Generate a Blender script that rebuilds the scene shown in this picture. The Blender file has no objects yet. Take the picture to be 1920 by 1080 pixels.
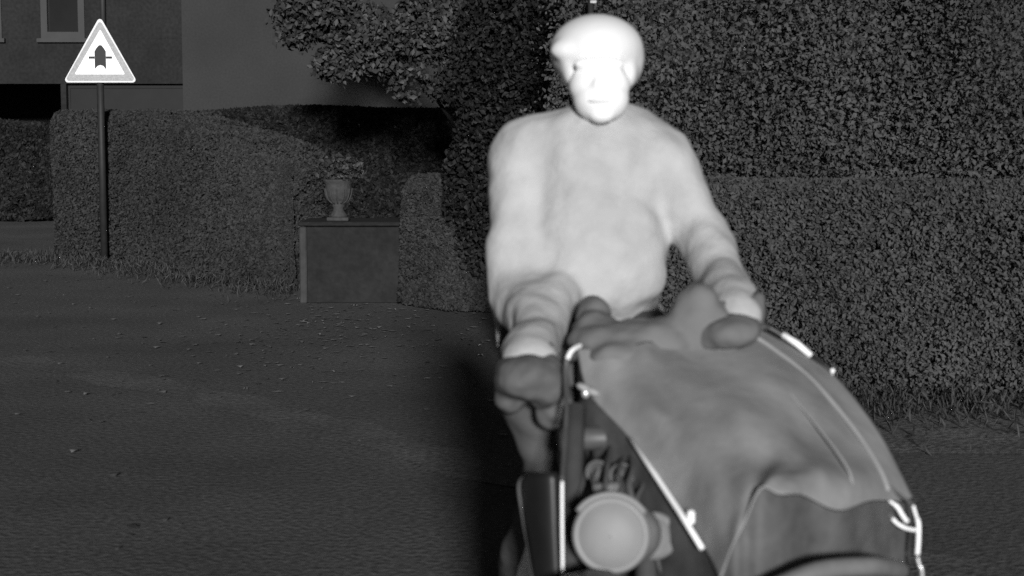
import bpy, math, random
import numpy as np
from mathutils import Vector, Matrix, Euler

# ------------------------------------------------------------------ camera, world, sun
S = bpy.context.scene
COL = S.collection
R_ = math.radians
FPX, CX, CY, HZ, CAMH = 3000.0, 960.0, 540.0, 260.0, 1.35     # focal length in photo pixels, horizon row, camera height
PITCH = math.atan((CY - HZ) / FPX)
cam_d = bpy.data.cameras.new('camera')
cam_d.sensor_width = 36.0
cam_d.lens = 36.0 * FPX / 1920.0
cam_d.clip_start = 0.05
cam_d.clip_end = 400.0
cam_d.dof.use_dof = True
cam_d.dof.focus_distance = 14.0
cam_d.dof.aperture_fstop = 5.0
cam = bpy.data.objects.new('camera', cam_d)
COL.objects.link(cam)
cam.location = (0, 0, CAMH)
cam.rotation_euler = (math.pi / 2 - PITCH, 0, 0)
S.camera = cam

SUN_EL, SUN_AZ = R_(11), R_(4.5)                # height, and angle to the right of straight behind the camera
world = bpy.data.worlds.new('World')
S.world = world
world.use_nodes = True
wn, wl = world.node_tree.nodes, world.node_tree.links
sky = wn.new('ShaderNodeTexSky')
sky.sky_type = 'NISHITA'
sky.sun_disc = False
sky.sun_elevation = SUN_EL
sky.sun_rotation = math.pi - SUN_AZ
bw = wn.new('ShaderNodeRGBToBW')               # infra-red picture: no colour
wl.new(sky.outputs['Color'], bw.inputs['Color'])
wl.new(bw.outputs['Val'], wn['Background'].inputs['Color'])
wn['Background'].inputs['Strength'].default_value = 0.012

sun_d = bpy.data.lights.new('sun', 'SUN')
sun_d.energy = 4.5
sun_d.angle = R_(5.0)
sun_d.color = (1, 1, 1)
sun = bpy.data.objects.new('sun', sun_d)
COL.objects.link(sun)
sdir = Vector((math.sin(SUN_AZ) * math.cos(SUN_EL), -math.cos(SUN_AZ) * math.cos(SUN_EL), math.sin(SUN_EL)))
sun.rotation_euler = sdir.to_track_quat('Z', 'Y').to_euler()
sun.location = sdir * 30
S.view_settings.view_transform = 'Standard'
S.view_settings.look = 'None'
S.view_settings.gamma = 1
S.view_settings.exposure = 0.0
S.view_settings.use_curve_mapping = False
S.cycles.sample_clamp_indirect = 1.0
S.cycles.use_denoising = False           # keep the grain of a night camera

# ------------------------------------------------------------------ helpers
FW = Vector((0, math.cos(PITCH), -math.sin(PITCH)))
UP = Vector((0, math.sin(PITCH), math.cos(PITCH)))
def P(px, py, d):
    return Vector((0, 0, CAMH)) + FW * d + Vector(((px - CX) / FPX * d, 0, 0)) + UP * ((CY - py) / FPX * d)
def X_at(px, y, py=330):
    return y * (px - CX) / FPX / (math.cos(PITCH) + math.sin(PITCH) * (CY - py) / FPX)
def Z_at(py, y):
    k = (CY - py) / FPX
    return CAMH + y * (math.cos(PITCH) * k - math.sin(PITCH)) / (math.cos(PITCH) + math.sin(PITCH) * k)

ALBEDO = {'reflective_trim': 1.0, 'sign_white': 1.0, 'sign_edge': 1.0, 'skin': 0.97, 'pale_helmet': 0.84, 'hedge_leaf_near': 0.95, 'tree_leaf_mid': 0.95, 'hedge_leaf_far': 0.85,
          'asphalt': 0.86, 'worn_paving': 0.86, 'verge_soil': 0.9}
def mat(name, v, rough=0.6, var=0.25, scale=6.0, bump=0.0, bscale=60.0, spec=0.3, metal=0.0, island=0.0, fine=0.0):
    v = v * ALBEDO.get(name, 0.78)
    m = bpy.data.materials.new(name)
    m.use_nodes = True
    nt = m.node_tree
    b = nt.nodes['Principled BSDF']
    b.inputs['Roughness'].default_value = rough
    b.inputs['Specular IOR Level'].default_value = spec
    b.inputs['Metallic'].default_value = metal
    tc = nt.nodes.new('ShaderNodeTexCoord')
    n = nt.nodes.new('ShaderNodeTexNoise')
    n.inputs['Scale'].default_value = scale
    n.inputs['Detail'].default_value = 6
    n.inputs['Roughness'].default_value = 0.6
    nt.links.new(tc.outputs['Object'], n.inputs['Vector'])
    r = nt.nodes.new('ShaderNodeMapRange')
    r.inputs['From Min'].default_value = 0.3
    r.inputs['From Max'].default_value = 0.7
    r.inputs['To Min'].default_value = v * (1 - var)
    r.inputs['To Max'].default_value = min(v * (1 + var), 0.95)
    nt.links.new(n.outputs['Fac'], r.inputs['Value'])
    out = r.outputs['Result']
    if fine:
        n2 = nt.nodes.new('ShaderNodeTexNoise')
        n2.inputs['Scale'].default_value = bscale
        n2.inputs['Detail'].default_value = 4
        nt.links.new(tc.outputs['Object'], n2.inputs['Vector'])
        r2 = nt.nodes.new('ShaderNodeMapRange')
        r2.inputs['From Min'].default_value = 0.3
        r2.inputs['From Max'].default_value = 0.7
        r2.inputs['To Min'].default_value = 1 - fine
        r2.inputs['To Max'].default_value = 1 + fine
        nt.links.new(n2.outputs['Fac'], r2.inputs['Value'])
        mu = nt.nodes.new('ShaderNodeMath'); mu.operation = 'MULTIPLY'
        nt.links.new(out, mu.inputs[0]); nt.links.new(r2.outputs['Result'], mu.inputs[1])
        out = mu.outputs['Value']
    if island:
        g = nt.nodes.new('ShaderNodeNewGeometry')
        r3 = nt.nodes.new('ShaderNodeMapRange')
        r3.inputs['To Min'].default_value = 1 - island
        r3.inputs['To Max'].default_value = 1 + island
        nt.links.new(g.outputs['Random Per Island'], r3.inputs['Value'])
        mu = nt.nodes.new('ShaderNodeMath'); mu.operation = 'MULTIPLY'
        nt.links.new(out, mu.inputs[0]); nt.links.new(r3.outputs['Result'], mu.inputs[1])
        out = mu.outputs['Value']
    nt.links.new(out, b.inputs['Base Color'])
    if bump:
        n3 = nt.nodes.new('ShaderNodeTexNoise')
        n3.inputs['Scale'].default_value = bscale
        n3.inputs['Detail'].default_value = 5
        nt.links.new(tc.outputs['Object'], n3.inputs['Vector'])
        bp = nt.nodes.new('ShaderNodeBump')
        bp.inputs['Strength'].default_value = bump
        bp.inputs['Distance'].default_value = 0.02
        nt.links.new(n3.outputs['Fac'], bp.inputs['Height'])
        nt.links.new(bp.outputs['Normal'], b.inputs['Normal'])
    return m

M = {}
M['asphalt'] = mat('asphalt', 0.122, 0.9, 0.24, 0.7, 0.4, 38, fine=0.38)
M['track'] = mat('worn_paving', 0.14, 0.9, 0.25, 2.0, 0.4, 38, fine=0.38)
M['verge'] = mat('verge_soil', 0.14, 0.95, 0.35, 3.0, 0.6, 38, fine=0.6)
M['grass'] = mat('grass_blades', 0.05, 0.7, 0.3, 2.0, island=0.4)
M['hedge_near'] = mat('hedge_leaf_near', 0.053, 0.75, 0.25, 1.6, island=0.12)
M['hedge_far'] = mat('hedge_leaf_far', 0.031, 0.75, 0.35, 1.0, island=0.12)
M['leaf_mid'] = mat('tree_leaf_mid', 0.054, 0.75, 0.3, 1.2, island=0.12)
M['leaf_light'] = mat('tree_leaf_light', 0.045, 0.6, 0.3, 1.4, island=0.4)
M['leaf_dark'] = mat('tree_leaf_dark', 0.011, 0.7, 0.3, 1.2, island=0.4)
M['core'] = mat('inner_twigs', 0.03, 0.9, 0.4, 5)
M['bark'] = mat('bark', 0.025, 0.9, 0.4, 9, 0.6, 40)
M['dry_leaf'] = mat('fallen_leaf', 0.22, 0.7, 0.2, 3, island=0.4)
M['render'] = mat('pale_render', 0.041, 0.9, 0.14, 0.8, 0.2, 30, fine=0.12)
M['brick_wall'] = mat('dark_brick', 0.02, 0.9, 0.3, 1.2, 0.3, 18, fine=0.3)
M['frame'] = mat('window_frame_paint', 0.04, 0.6, 0.15, 4)
M['glass'] = mat('window_glass', 0.012, 0.15, 0.2, 2, spec=0.5)
M['door'] = mat('garage_door_paint', 0.012, 0.7, 0.2, 3)
M['roof'] = mat('roof_tile', 0.04, 0.8, 0.3, 3)
M['stone'] = mat('weathered_stone', 0.06, 0.9, 0.2, 7, 0.5, 35, fine=0.15)
M['pier'] = mat('dark_pier_stone', 0.019, 0.9, 0.35, 5, 0.6, 22, fine=0.2)
M['pierpost'] = mat('pale_pier_post', 0.055, 0.9, 0.25, 8, 0.3, 30)
M['sign_white'] = mat('sign_white', 0.93, 0.5, 0.0, 3)
M['sign_rim'] = mat('sign_border', 0.44, 0.5, 0.18, 30, fine=0.2, bscale=90)
M['sign_edge'] = mat('sign_edge', 0.72, 0.5, 0.15, 60)
M['sign_black'] = mat('sign_black', 0.012, 0.5, 0.1, 3)
M['galv'] = mat('galvanised_post', 0.028, 0.6, 0.2, 12)
M['skin'] = mat('skin', 0.92, 0.6, 0.02, 12, spec=0.3)
M['helmet'] = mat('pale_helmet', 0.90, 0.45, 0.04, 8, spec=0.35)
M['eye'] = mat('eye', 0.84, 0.3, 0.1, 8)
M['lips'] = mat('lips', 0.87, 0.5, 0.05, 8)
M['jacket'] = mat('pale_jacket_cloth', 0.52, 0.85, 0.15, 9, 0.3, 24, spec=0.15)
M['seam'] = mat('jacket_seam', 0.45, 0.85, 0.1, 8)
M['trousers'] = mat('grey_trousers', 0.115, 0.9, 0.3, 5, 0.4, 16, spec=0.1)
M['glove'] = mat('grey_glove', 0.13, 0.8, 0.2, 20)
M['muff'] = mat('grey_muff_cloth', 0.15, 0.9, 0.3, 14, 0.3, 20, spec=0.1)
M['boot'] = mat('dark_boot', 0.04, 0.5, 0.2, 8)
M['bag'] = mat('grey_bag_canvas', 0.20, 0.85, 0.14, 5, 0.35, 14, spec=0.15)
M['strap'] = mat('bag_strap', 0.13, 0.8, 0.1, 20)
M['cover'] = mat('grey_cover_cloth', 0.31, 0.8, 0.33, 5.5, 0.22, 9, spec=0.2)
M['hull'] = mat('dark_sidecar_paint', 0.10, 0.7, 0.55, 9, spec=0.4)
M['piping'] = mat('cover_piping', 0.40, 0.7, 0.1, 8)
M['bright'] = mat('reflective_trim', 0.95, 0.4, 0.0, 4, spec=0.6)
M['chrome'] = mat('polished_metal', 0.8, 0.35, 0.08, 6, metal=0.6, spec=0.6)
M['dull'] = mat('dull_metal', 0.12, 0.5, 0.3, 10, metal=0.2)
M['black'] = mat('black_paint', 0.02, 0.4, 0.3, 6, spec=0.4)
M['engine'] = mat('engine_casting', 0.07, 0.5, 0.35, 12, 0.4, 40, metal=0.3)
M['rubber'] = mat('tyre_rubber', 0.025, 0.9, 0.2, 20)
M['cable'] = mat('cable_sheath', 0.10, 0.6, 0.25, 10)
M['lens'] = mat('headlamp_lens', 0.31, 0.55, 0.08, 10, spec=0.3)
M['lamp_rim'] = mat('headlamp_rim', 0.31, 0.5, 0.08, 10, spec=0.4)
M['shell'] = mat('headlamp_shell', 0.2, 0.5, 0.25, 14)

def tag(o, label=None, cat=None, group=None, kind=None):
    if label: o['label'] = label
    if cat: o['category'] = cat
    if group: o['group'] = group
    if kind: o['kind'] = kind
    return o
def empty(name, loc=(0, 0, 0)):
    o = bpy.data.objects.new(name, None)
    o.location = loc
    o.empty_display_size = 0.1
    COL.objects.link(o)
    return o
def link(name, me, m, parent=None, smooth=True):
    o = bpy.data.objects.new(name, me)
    COL.objects.link(o)
    if m: me.materials.append(M[m])
    if smooth and len(me.polygons):
        me.polygons.foreach_set('use_smooth', [True] * len(me.polygons))
    if parent:
        o.parent = parent
        o.matrix_parent_inverse = parent_world(parent).inverted()
    return o
def parent_world(p):
    mw = Matrix.LocRotScale(p.location, p.rotation_euler, p.scale)
    if p.parent:
        mw = parent_world(p.parent) @ p.matrix_parent_inverse @ mw
    return mw

class MB:
    """collects shapes into one mesh"""
    def __init__(self): self.v, self.f = [], []
    def add(self, vs, fs):
        k = len(self.v)
        self.v += [tuple(v) for v in vs]
        self.f += [tuple(i + k for i in f) for f in fs]
        return self
    def box(self, lo, hi, bev=0.0, rot=None, piv=None):
        (x0, y0, z0), (x1, y1, z1) = lo, hi
        b = min(bev, (x1 - x0) / 2.01, (y1 - y0) / 2.01, (z1 - z0) / 2.01)
        if b <= 0:
            vs = [Vector(c) for c in ((x0,y0,z0),(x1,y0,z0),(x1,y1,z0),(x0,y1,z0),(x0,y0,z1),(x1,y0,z1),(x1,y1,z1),(x0,y1,z1))]
            fs = [(0,3,2,1),(4,5,6,7),(0,1,5,4),(1,2,6,5),(2,3,7,6),(3,0,4,7)]
        else:
            vs, idx = [], {}
            for sx in (0, 1):
                for sy in (0, 1):
                    for sz in (0, 1):
                        for ax in range(3):
                            p = [(x0 + b, x1 - b)[sx], (y0 + b, y1 - b)[sy], (z0 + b, z1 - b)[sz]]
                            s = (sx, sy, sz)[ax]
                            p[ax] = ((x0, x1), (y0, y1), (z0, z1))[ax][s]
                            idx[(sx, sy, sz, ax)] = len(vs)
                            vs.append(Vector(p))
            fs = []
            for ax in range(3):
                o1, o2 = [(1, 2), (2, 0), (0, 1)][ax]
                for s in (0, 1):
                    q = []
                    for (a, c) in ((0, 0), (1, 0), (1, 1), (0, 1)):
                        t = [0, 0, 0]; t[ax] = s; t[o1] = a; t[o2] = c
                        q.append(idx[(t[0], t[1], t[2], ax)])
                    fs.append(tuple(q if s else q[::-1]))
            for ax in range(3):
                o1, o2 = [(1, 2), (2, 0), (0, 1)][ax]
                for a in (0, 1):
                    for c in (0, 1):
                        t0 = [0, 0, 0]; t1 = [0, 0, 0]
                        t1[ax] = 1
                        for t in (t0, t1): t[o1] = a; t[o2] = c
                        q = [idx[(*t0, o1)], idx[(*t1, o1)], idx[(*t1, o2)], idx[(*t0, o2)]]
                        fs.append(tuple(q if (a == c) else q[::-1]))
            for sx in (0, 1):
                for sy in (0, 1):
                    for sz in (0, 1):
                        q = [idx[(sx, sy, sz, 0)], idx[(sx, sy, sz, 1)], idx[(sx, sy, sz, 2)]]
                        fs.append(tuple(q if (sx + sy + sz) % 2 else q[::-1]))
        if rot is not None:
            pv = Vector(piv)
            vs = [rot @ (v - pv) + pv for v in vs]
        return self.add(vs, fs)
    def tube(self, pts, r, n=8, closed=False, cap=True):
        pts = [Vector(p) for p in pts]
        rs = r if isinstance(r, (list, tuple)) else [r] * len(pts)
        m = len(pts)
        prev = None
        vs, fs = [], []
        for i, p in enumerate(pts):
            if closed: t = pts[(i + 1) % m] - pts[i - 1]
            else: t = pts[min(i + 1, m - 1)] - pts[max(i - 1, 0)]
            t.normalize()
            if prev is None:
                a = Vector((0, 0, 1)) if abs(t.z) < 0.9 else Vector((1, 0, 0))
                u = t.cross(a).normalized()
            else:
                u = (prev - t * prev.dot(t)).normalized()
            prev = u
            w = t.cross(u)
            for k in range(n):
                an = 2 * math.pi * k / n
                vs.append(p + (u * math.cos(an) + w * math.sin(an)) * rs[i])
        for i in range(m if closed else m - 1):
            j = (i + 1) % m
            for k in range(n):
                k2 = (k + 1) % n
                fs.append((i * n + k, i * n + k2, j * n + k2, j * n + k))
        if cap and not closed:
            fs.append(tuple(range(n - 1, -1, -1)))
            fs.append(tuple((m - 1) * n + k for k in range(n)))
        return self.add(vs, fs)
    def lathe(self, prof, org, axis=(0, 0, 1), n=32):
        """prof: (radius, height) along axis"""
        org = Vector(org); ax = Vector(axis).normalized()
        a = Vector((0, 0, 1)) if abs(ax.z) < 0.9 else Vector((1, 0, 0))
        u = ax.cross(a).normalized(); w = ax.cross(u)
        vs, fs = [], []
        for (r, h) in prof:
            for k in range(n):
                an = 2 * math.pi * k / n
                vs.append(org + ax * h + (u * math.cos(an) + w * math.sin(an)) * max(r, 1e-5))
        for i in range(len(prof) - 1):
            for k in range(n):
                k2 = (k + 1) % n
                fs.append((i * n + k, i * n + k2, (i + 1) * n + k2, (i + 1) * n + k))
        return self.add(vs, fs)
    def prism(self, poly, y0, y1):
        """poly of (x, z) extruded along y"""
        n = len(poly)
        vs = [(x, y0, z) for x, z in poly] + [(x, y1, z) for x, z in poly]
        fs = [tuple(range(n)), tuple(range(2 * n - 1, n - 1, -1))]
        fs += [(i, n + i, n + (i + 1) % n, (i + 1) % n) for i in range(n)]
        return self.add(vs, fs)
    def mesh(self, name):
        me = bpy.data.meshes.new(name)
        me.from_pydata(self.v, [], self.f)
        me.update()
        return me
    def build(self, name, m, parent=None, smooth=False):
        me = self.mesh(name)
        import bmesh
        bm = bmesh.new(); bm.from_mesh(me)
        bmesh.ops.recalc_face_normals(bm, faces=bm.faces)
        bm.to_mesh(me); bm.free()
        return link(name, me, m, parent, smooth)

def spline(pts, n=8):
    pts = [Vector(p) for p in pts]
    out = []
    for i in range(len(pts) - 1):
        p0 = pts[max(i - 1, 0)]; p1 = pts[i]; p2 = pts[i + 1]; p3 = pts[min(i + 2, len(pts) - 1)]
        for k in range(n):
            t = k / n
            out.append(0.5 * ((2 * p1) + (p2 - p0) * t + (2 * p0 - 5 * p1 + 4 * p2 - p3) * t * t + (3 * p1 - p0 - 3 * p2 + p3) * t ** 3))
    out.append(pts[-1])
    return out

def cap_mesh(mb, p0, p1, r0, r1, n=20):
    p0, p1 = Vector(p0), Vector(p1)
    ax = p1 - p0
    L = ax.length
    if L < 1e-6: ax = Vector((0, 0, 1)); L = 1e-6
    prof = []
    for i in range(7):
        a = -math.pi / 2 + (math.pi / 2) * i / 6
        prof.append((r0 * math.cos(a), r0 * math.sin(a)))
    for i in range(7):
        a = (math.pi / 2) * i / 6
        prof.append((r1 * math.cos(a), L + r1 * math.sin(a)))
    mb.lathe(prof, p0, ax, n)
def ell_mesh(mb, c, r, rot=(0, 0, 0), n=28, m=16):
    E = Euler(rot).to_matrix(); c = Vector(c)
    vs, fs = [], []
    for i in range(m + 1):
        a = -math.pi / 2 + math.pi * i / m
        ca = max(math.cos(a), 1e-4)
        for k in range(n):
            b = 2 * math.pi * k / n
            vs.append(c + E @ Vector((r[0] * ca * math.cos(b), r[1] * ca * math.sin(b), r[2] * math.sin(a))))
    for i in range(m):
        for k in range(n):
            k2 = (k + 1) % n
            fs.append((i * n + k, i * n + k2, (i + 1) * n + k2, (i + 1) * n + k))
    mb.add(vs, fs)
def blob(name, prims, voxel, m, parent=None, smooth=6, disp=0.0, dscale=0.2, fac=0.5):
    """many overlapping rounded shapes fused into one continuous skin"""
    mb = MB()
    for p in prims:
        if p[0] == 'c': cap_mesh(mb, *p[1:])
        else: ell_mesh(mb, *p[1:])
    me = mb.mesh(name)
    import bmesh
    bm = bmesh.new(); bm.from_mesh(me)
    bmesh.ops.remove_doubles(bm, verts=bm.verts, dist=1e-5)
    bmesh.ops.recalc_face_normals(bm, faces=bm.faces)
    bm.to_mesh(me); bm.free()
    tmp = bpy.data.objects.new('tmp', me)
    COL.objects.link(tmp)
    r = tmp.modifiers.new('r', 'REMESH'); r.mode = 'VOXEL'; r.voxel_size = voxel
    if smooth:
        s = tmp.modifiers.new('s', 'SMOOTH'); s.factor = fac; s.iterations = smooth
    if disp:
        tx = bpy.data.textures.new('folds', 'CLOUDS'); tx.noise_scale = dscale; tx.noise_depth = 1
        d = tmp.modifiers.new('d', 'DISPLACE'); d.texture = tx; d.strength = disp; d.mid_level = 0.5; d.texture_coords = 'GLOBAL'
    dg = bpy.context.evaluated_depsgraph_get()
    nm = bpy.data.meshes.new_from_object(tmp.evaluated_get(dg))
    bpy.data.objects.remove(tmp)
    nm.name = name
    nm.materials.clear()
    return link(name, nm, m, parent, True)

rng = np.random.default_rng(7)
random.seed(7)
def leaves_mesh(name, pts, size, svar=0.4, up=0.0, aspect=0.55, face=None):
    """one small pointed leaf (two triangles, bent) at each point"""
    n = len(pts)
    d = rng.normal(size=(n, 3))
    if up: d[:, 2] += up
    d /= np.linalg.norm(d, axis=1)[:, None]
    e = rng.normal(size=(n, 3))
    if face is not None: e = e * 0.8 + np.asarray(face)
    s = np.cross(d, e); s /= (np.linalg.norm(s, axis=1)[:, None] + 1e-9)
    nn = np.cross(s, d)
    L = size * (1 + svar * rng.uniform(-1, 1, size=(n, 1)))
    v = np.empty((n, 4, 3))
    v[:, 0] = pts - d * L * 0.5
    v[:, 1] = pts + s * L * aspect * 0.5 + nn * L * 0.1
    v[:, 2] = pts + d * L * 0.5
    v[:, 3] = pts - s * L * aspect * 0.5 + nn * L * 0.1
    me = bpy.data.meshes.new(name)
    me.vertices.add(n * 4)
    me.vertices.foreach_set('co', v.reshape(-1).astype(np.float32))
    me.loops.add(n * 6); me.polygons.add(n * 2)
    base = (np.arange(n) * 4)[:, None]
    idx = (base + np.array([[0, 1, 2, 0, 2, 3]])).reshape(-1).astype(np.int32)
    me.loops.foreach_set('vertex_index', idx)
    me.polygons.foreach_set('loop_start', (np.arange(n * 2) * 3).astype(np.int32))
    me.update(calc_edges=True)
    return me
def lumpy(p, k, seed):
    """smooth value field in about [-1, 1]"""
    r = np.random.default_rng(seed)
    o = np.zeros(len(p))
    for i in range(6):
        w = r.normal(size=3) * k * (1 + i * 0.5)
        o += np.sin(p @ w + r.uniform(0, 6.28)) / (1 + i * 0.5)
    return o / 2.2

# ------------------------------------------------------------------ ground
def sheet(name, pts, m, z):
    mb = MB(); mb.add([(x, y, z) for x, y in pts], [tuple(range(len(pts)))])
    o = mb.build(name, m); tag(o, kind='structure'); return o
g = MB(); nx, ny = 60, 60
vs, fs = [], []
for j in range(ny + 1):
    for i in range(nx + 1):
        x = -120 + 240 * i / nx; y = -40 + 240 * j / ny
        vs.append((x, y, 0))
for j in range(ny):
    for i in range(nx):
        a = j * (nx + 1) + i
        fs.append((a, a + 1, a + nx + 2, a + nx + 1))
tag(g.add(vs, fs).build('ground', 'asphalt'), kind='structure')
# worn pale strip across the road surface
st = []
A, B, Cc = (-1.75, 8.6), (-1.15, 7.75), (0.6, 5.6)
mb = MB(); L = spline([(-3.2, 9.8, 0), (-2.0, 8.7, 0), (-1.1, 7.7, 0), (-0.1, 6.45, 0), (0.9, 5.3, 0), (2.2, 4.0, 0)], 10)
vv, ff = [], []
for i, p in enumerate(L):
    t = (L[min(i + 1, len(L) - 1)] - L[max(i - 1, 0)]).normalized()
    nrm = Vector((-t.y, t.x, 0))
    w = 0.16 + 0.05 * math.sin(i * 0.9) + 0.04 * random.random()
    vv += [p + nrm * w + Vector((0, 0, 0.004)), p - nrm * (w * 0.9) + Vector((0, 0, 0.004))]
for i in range(len(L) - 1):
    ff.append((2 * i, 2 * i + 1, 2 * i + 3, 2 * i + 2))
tag(mb.add(vv, ff).build('path', 'track'), kind='structure')
sheet('verge', [(0.1, 6.9), (5.5, 6.5), (9, 6.4), (9, 9.4), (0.1, 9.4)], 'verge', 0.006)

def hedge(name, label, group, path, hts, half, n_leaf, size, m, seed, parent_name='foliage', round_top=0.12):
    """clipped hedge along a path of (x, y); leaves on a lumpy box, twiggy core inside"""
    pts = [Vector((x, y, 0)) for x, y in path]
    seg = [(pts[i + 1] - pts[i]).length for i in range(len(pts) - 1)]
    tot = sum(seg); cum = np.concatenate([[0], np.cumsum(seg)])
    root = empty(name, ((pts[0] + pts[-1]) / 2))
    xs = np.array([p.x for p in pts]); ys = np.array([p.y for p in pts])
    u = rng.uniform(0, tot, n_leaf)
    nc = n_leaf // 9                                   # rounded ends get their own leaves
    tc_ = 0.3 * rng.uniform(0, 1, nc) ** 2
    u[:nc] = np.where(rng.uniform(0, 1, nc) < 0.5, tc_, tot - tc_)
    x = np.interp(u, cum, xs); y = np.interp(u, cum, ys); h = np.interp(u, cum, hts)
    tx = np.gradient(np.interp(np.linspace(0, tot, 200), cum, xs)); ty = np.gradient(np.interp(np.linspace(0, tot, 200), cum, ys))
    k = np.clip((u / tot * 199).astype(int), 0, 199)
    nl = np.hypot(tx[k], ty[k]); nxn, nyn = -ty[k] / nl, tx[k] / nl
    perim = rng.uniform(0, 1, n_leaf)
    perim[:nc] = np.where(rng.uniform(0, 1, nc) < 0.7, 0.1, 0.95)
    # front face 0..0.55, top 0.55..0.9, back 0.9..1
    hh = h.copy()
    s = np.where(perim < 0.68, -1.0, np.where(perim < 0.9, rng.uniform(-1, 1, n_leaf), 1.0))
    z = np.where((perim >= 0.68) & (perim < 0.9), hh, rng.uniform(0.0, 1, n_leaf) ** 0.9 * hh)
    inset = np.abs(rng.normal(0, 0.07, n_leaf))
    z = np.where((perim >= 0.68) & (perim < 0.9), z - inset, z)
    w = half * (1 - 0.06 * (z / hh)) * s
    w = np.where((perim >= 0.68) & (perim < 0.9), w, w - np.sign(s) * inset)
    edge = np.clip((z / hh - (1 - round_top)) / round_top, 0, 1)
    w *= 1 - 0.25 * edge ** 2
    # rounded ends
    dend = np.minimum(u, tot - u)
    w *= np.sqrt(np.clip(dend / 0.3, 0.002, 1)); z = z * (0.86 + 0.14 * np.sqrt(np.clip(dend / 0.35, 0, 1)))
    p = np.stack([x + nxn * w, y + nyn * w, z], 1)
    lump = lumpy(p, 2.2, seed)
    p[:, 0] += nxn * lump * 0.05 * -1; p[:, 1] += nyn * lump * 0.05 * -1
    p[:, 2] += lump * 0.035 + 0.02
    # thin out to leave holes
    keep = rng.uniform(-1.1, 1, n_leaf) < lumpy(p, 6.0, seed + 1) * 0.9 + 0.75
    p = p[keep]; p[:, 2] = np.maximum(p[:, 2], size * 0.5)
    me = leaves_mesh('foliage', p, size, face=(0.1, -1.3, 0.5))
    link('foliage', me, m, root, False)
    core = MB(); vs, fs = [], []
    N = 14
    for i in range(N + 1):
        q = 0.35 + (tot - 0.7) * i / N
        cx, cy, ch = np.interp(q, cum, xs), np.interp(q, cum, ys), np.interp(q, cum, hts)
        kk = min(int(q / tot * 199), 199); l = math.hypot(tx[kk], ty[kk]); ax, ay = -ty[kk] / l, tx[kk] / l
        hw = half * 0.45
        for (a, zz) in ((-hw, 0.0), (-hw * 0.9, ch - 0.3), (hw * 0.9, ch - 0.3), (hw, 0.0)):
            vs.append((cx + ax * a, cy + ay * a, zz))
    for i in range(N):
        for k2 in range(4):
            a = i * 4 + k2; b = i * 4 + (k2 + 1) % 4
            fs.append((a, b, b + 4, a + 4))
    fs += [(0, 1, 2, 3), (N * 4 + 3, N * 4 + 2, N * 4 + 1, N * 4)]
    core.add(vs, fs).build('stems', 'core', root)
    tag(root, label, 'hedge', group)
    return root

def tree(name, label, cat, base, lean, hgt, r0, crowns, n_leaf, size, m, group=None, limbs=7, seed=1, hole=0.4):
    """tapered trunk with limbs reaching into leaf clumps; crowns = list of (centre, radii)"""
    base = Vector(base)
    root = empty(name, base)
    t = MB()
    top = base + Vector((lean[0], lean[1], hgt))
    rr = random.Random(seed)
    sp = spline([base + Vector((0, 0, -0.05)), base.lerp(top, 0.33) + Vector((rr.uniform(-.08, .08), rr.uniform(-.08, .08), 0)), base.lerp(top, 0.66) + Vector((rr.uniform(-.1, .1), rr.uniform(-.1, .1), 0)), top], 5)
    t.tube(sp, [r0 * (1.25 if i == 0 else 1) * (1 - 0.7 * i / (len(sp) - 1)) for i in range(len(sp))], 10)
    trunk = t.build('trunk', 'bark', root, True)
    for i in range(limbs):
        c, rad = crowns[i % len(crowns)]
        c = Vector(c)
        st = sp[int(len(sp) * rr.uniform(0.4, 0.95)) - 1]
        en = c + Vector((rr.uniform(-.6, .6) * rad[0], rr.uniform(-.6, .6) * rad[1], rr.uniform(-.4, .6) * rad[2]))
        mid = st.lerp(en, 0.5) + Vector((0, 0, 0.12 * (en - st).length))
        q = spline([st, mid, en], 5)
        lb = MB(); lb.tube(q, [r0 * 0.38 * (1 - 0.85 * k / (len(q) - 1)) for k in range(len(q))], 6)
        lb.build('limb', 'bark', trunk, True)
    vol = [r[0] * r[1] * r[2] for c, r in crowns]
    allp = []
    for (c, r), v in zip(crowns, vol):
        n = int(n_leaf * v / sum(vol))
        d = rng.normal(size=(n, 3)); d /= np.linalg.norm(d, axis=1)[:, None]
        rad = rng.uniform(0.25, 1, n) ** 0.45
        p = d * rad[:, None]
        p *= (1 + 0.22 * lumpy(d * 1.0, 3.0, seed + 5))[:, None]
        p = p * np.array(r) + np.array(c)
        keep = rng.uniform(-1, 1, n) < lumpy(p, 3.2, seed + 9) * 1.1 + hole
        allp.append(p[keep])
    p = np.concatenate(allp)
    p = p[p[:, 2] > 0.05]
    me = leaves_mesh('crown', p, size, aspect=0.6, face=(0.1, -1.2, 0.5))
    link('crown', me, m, root, False)
    tag(root, label, cat, group)
    return root

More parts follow.
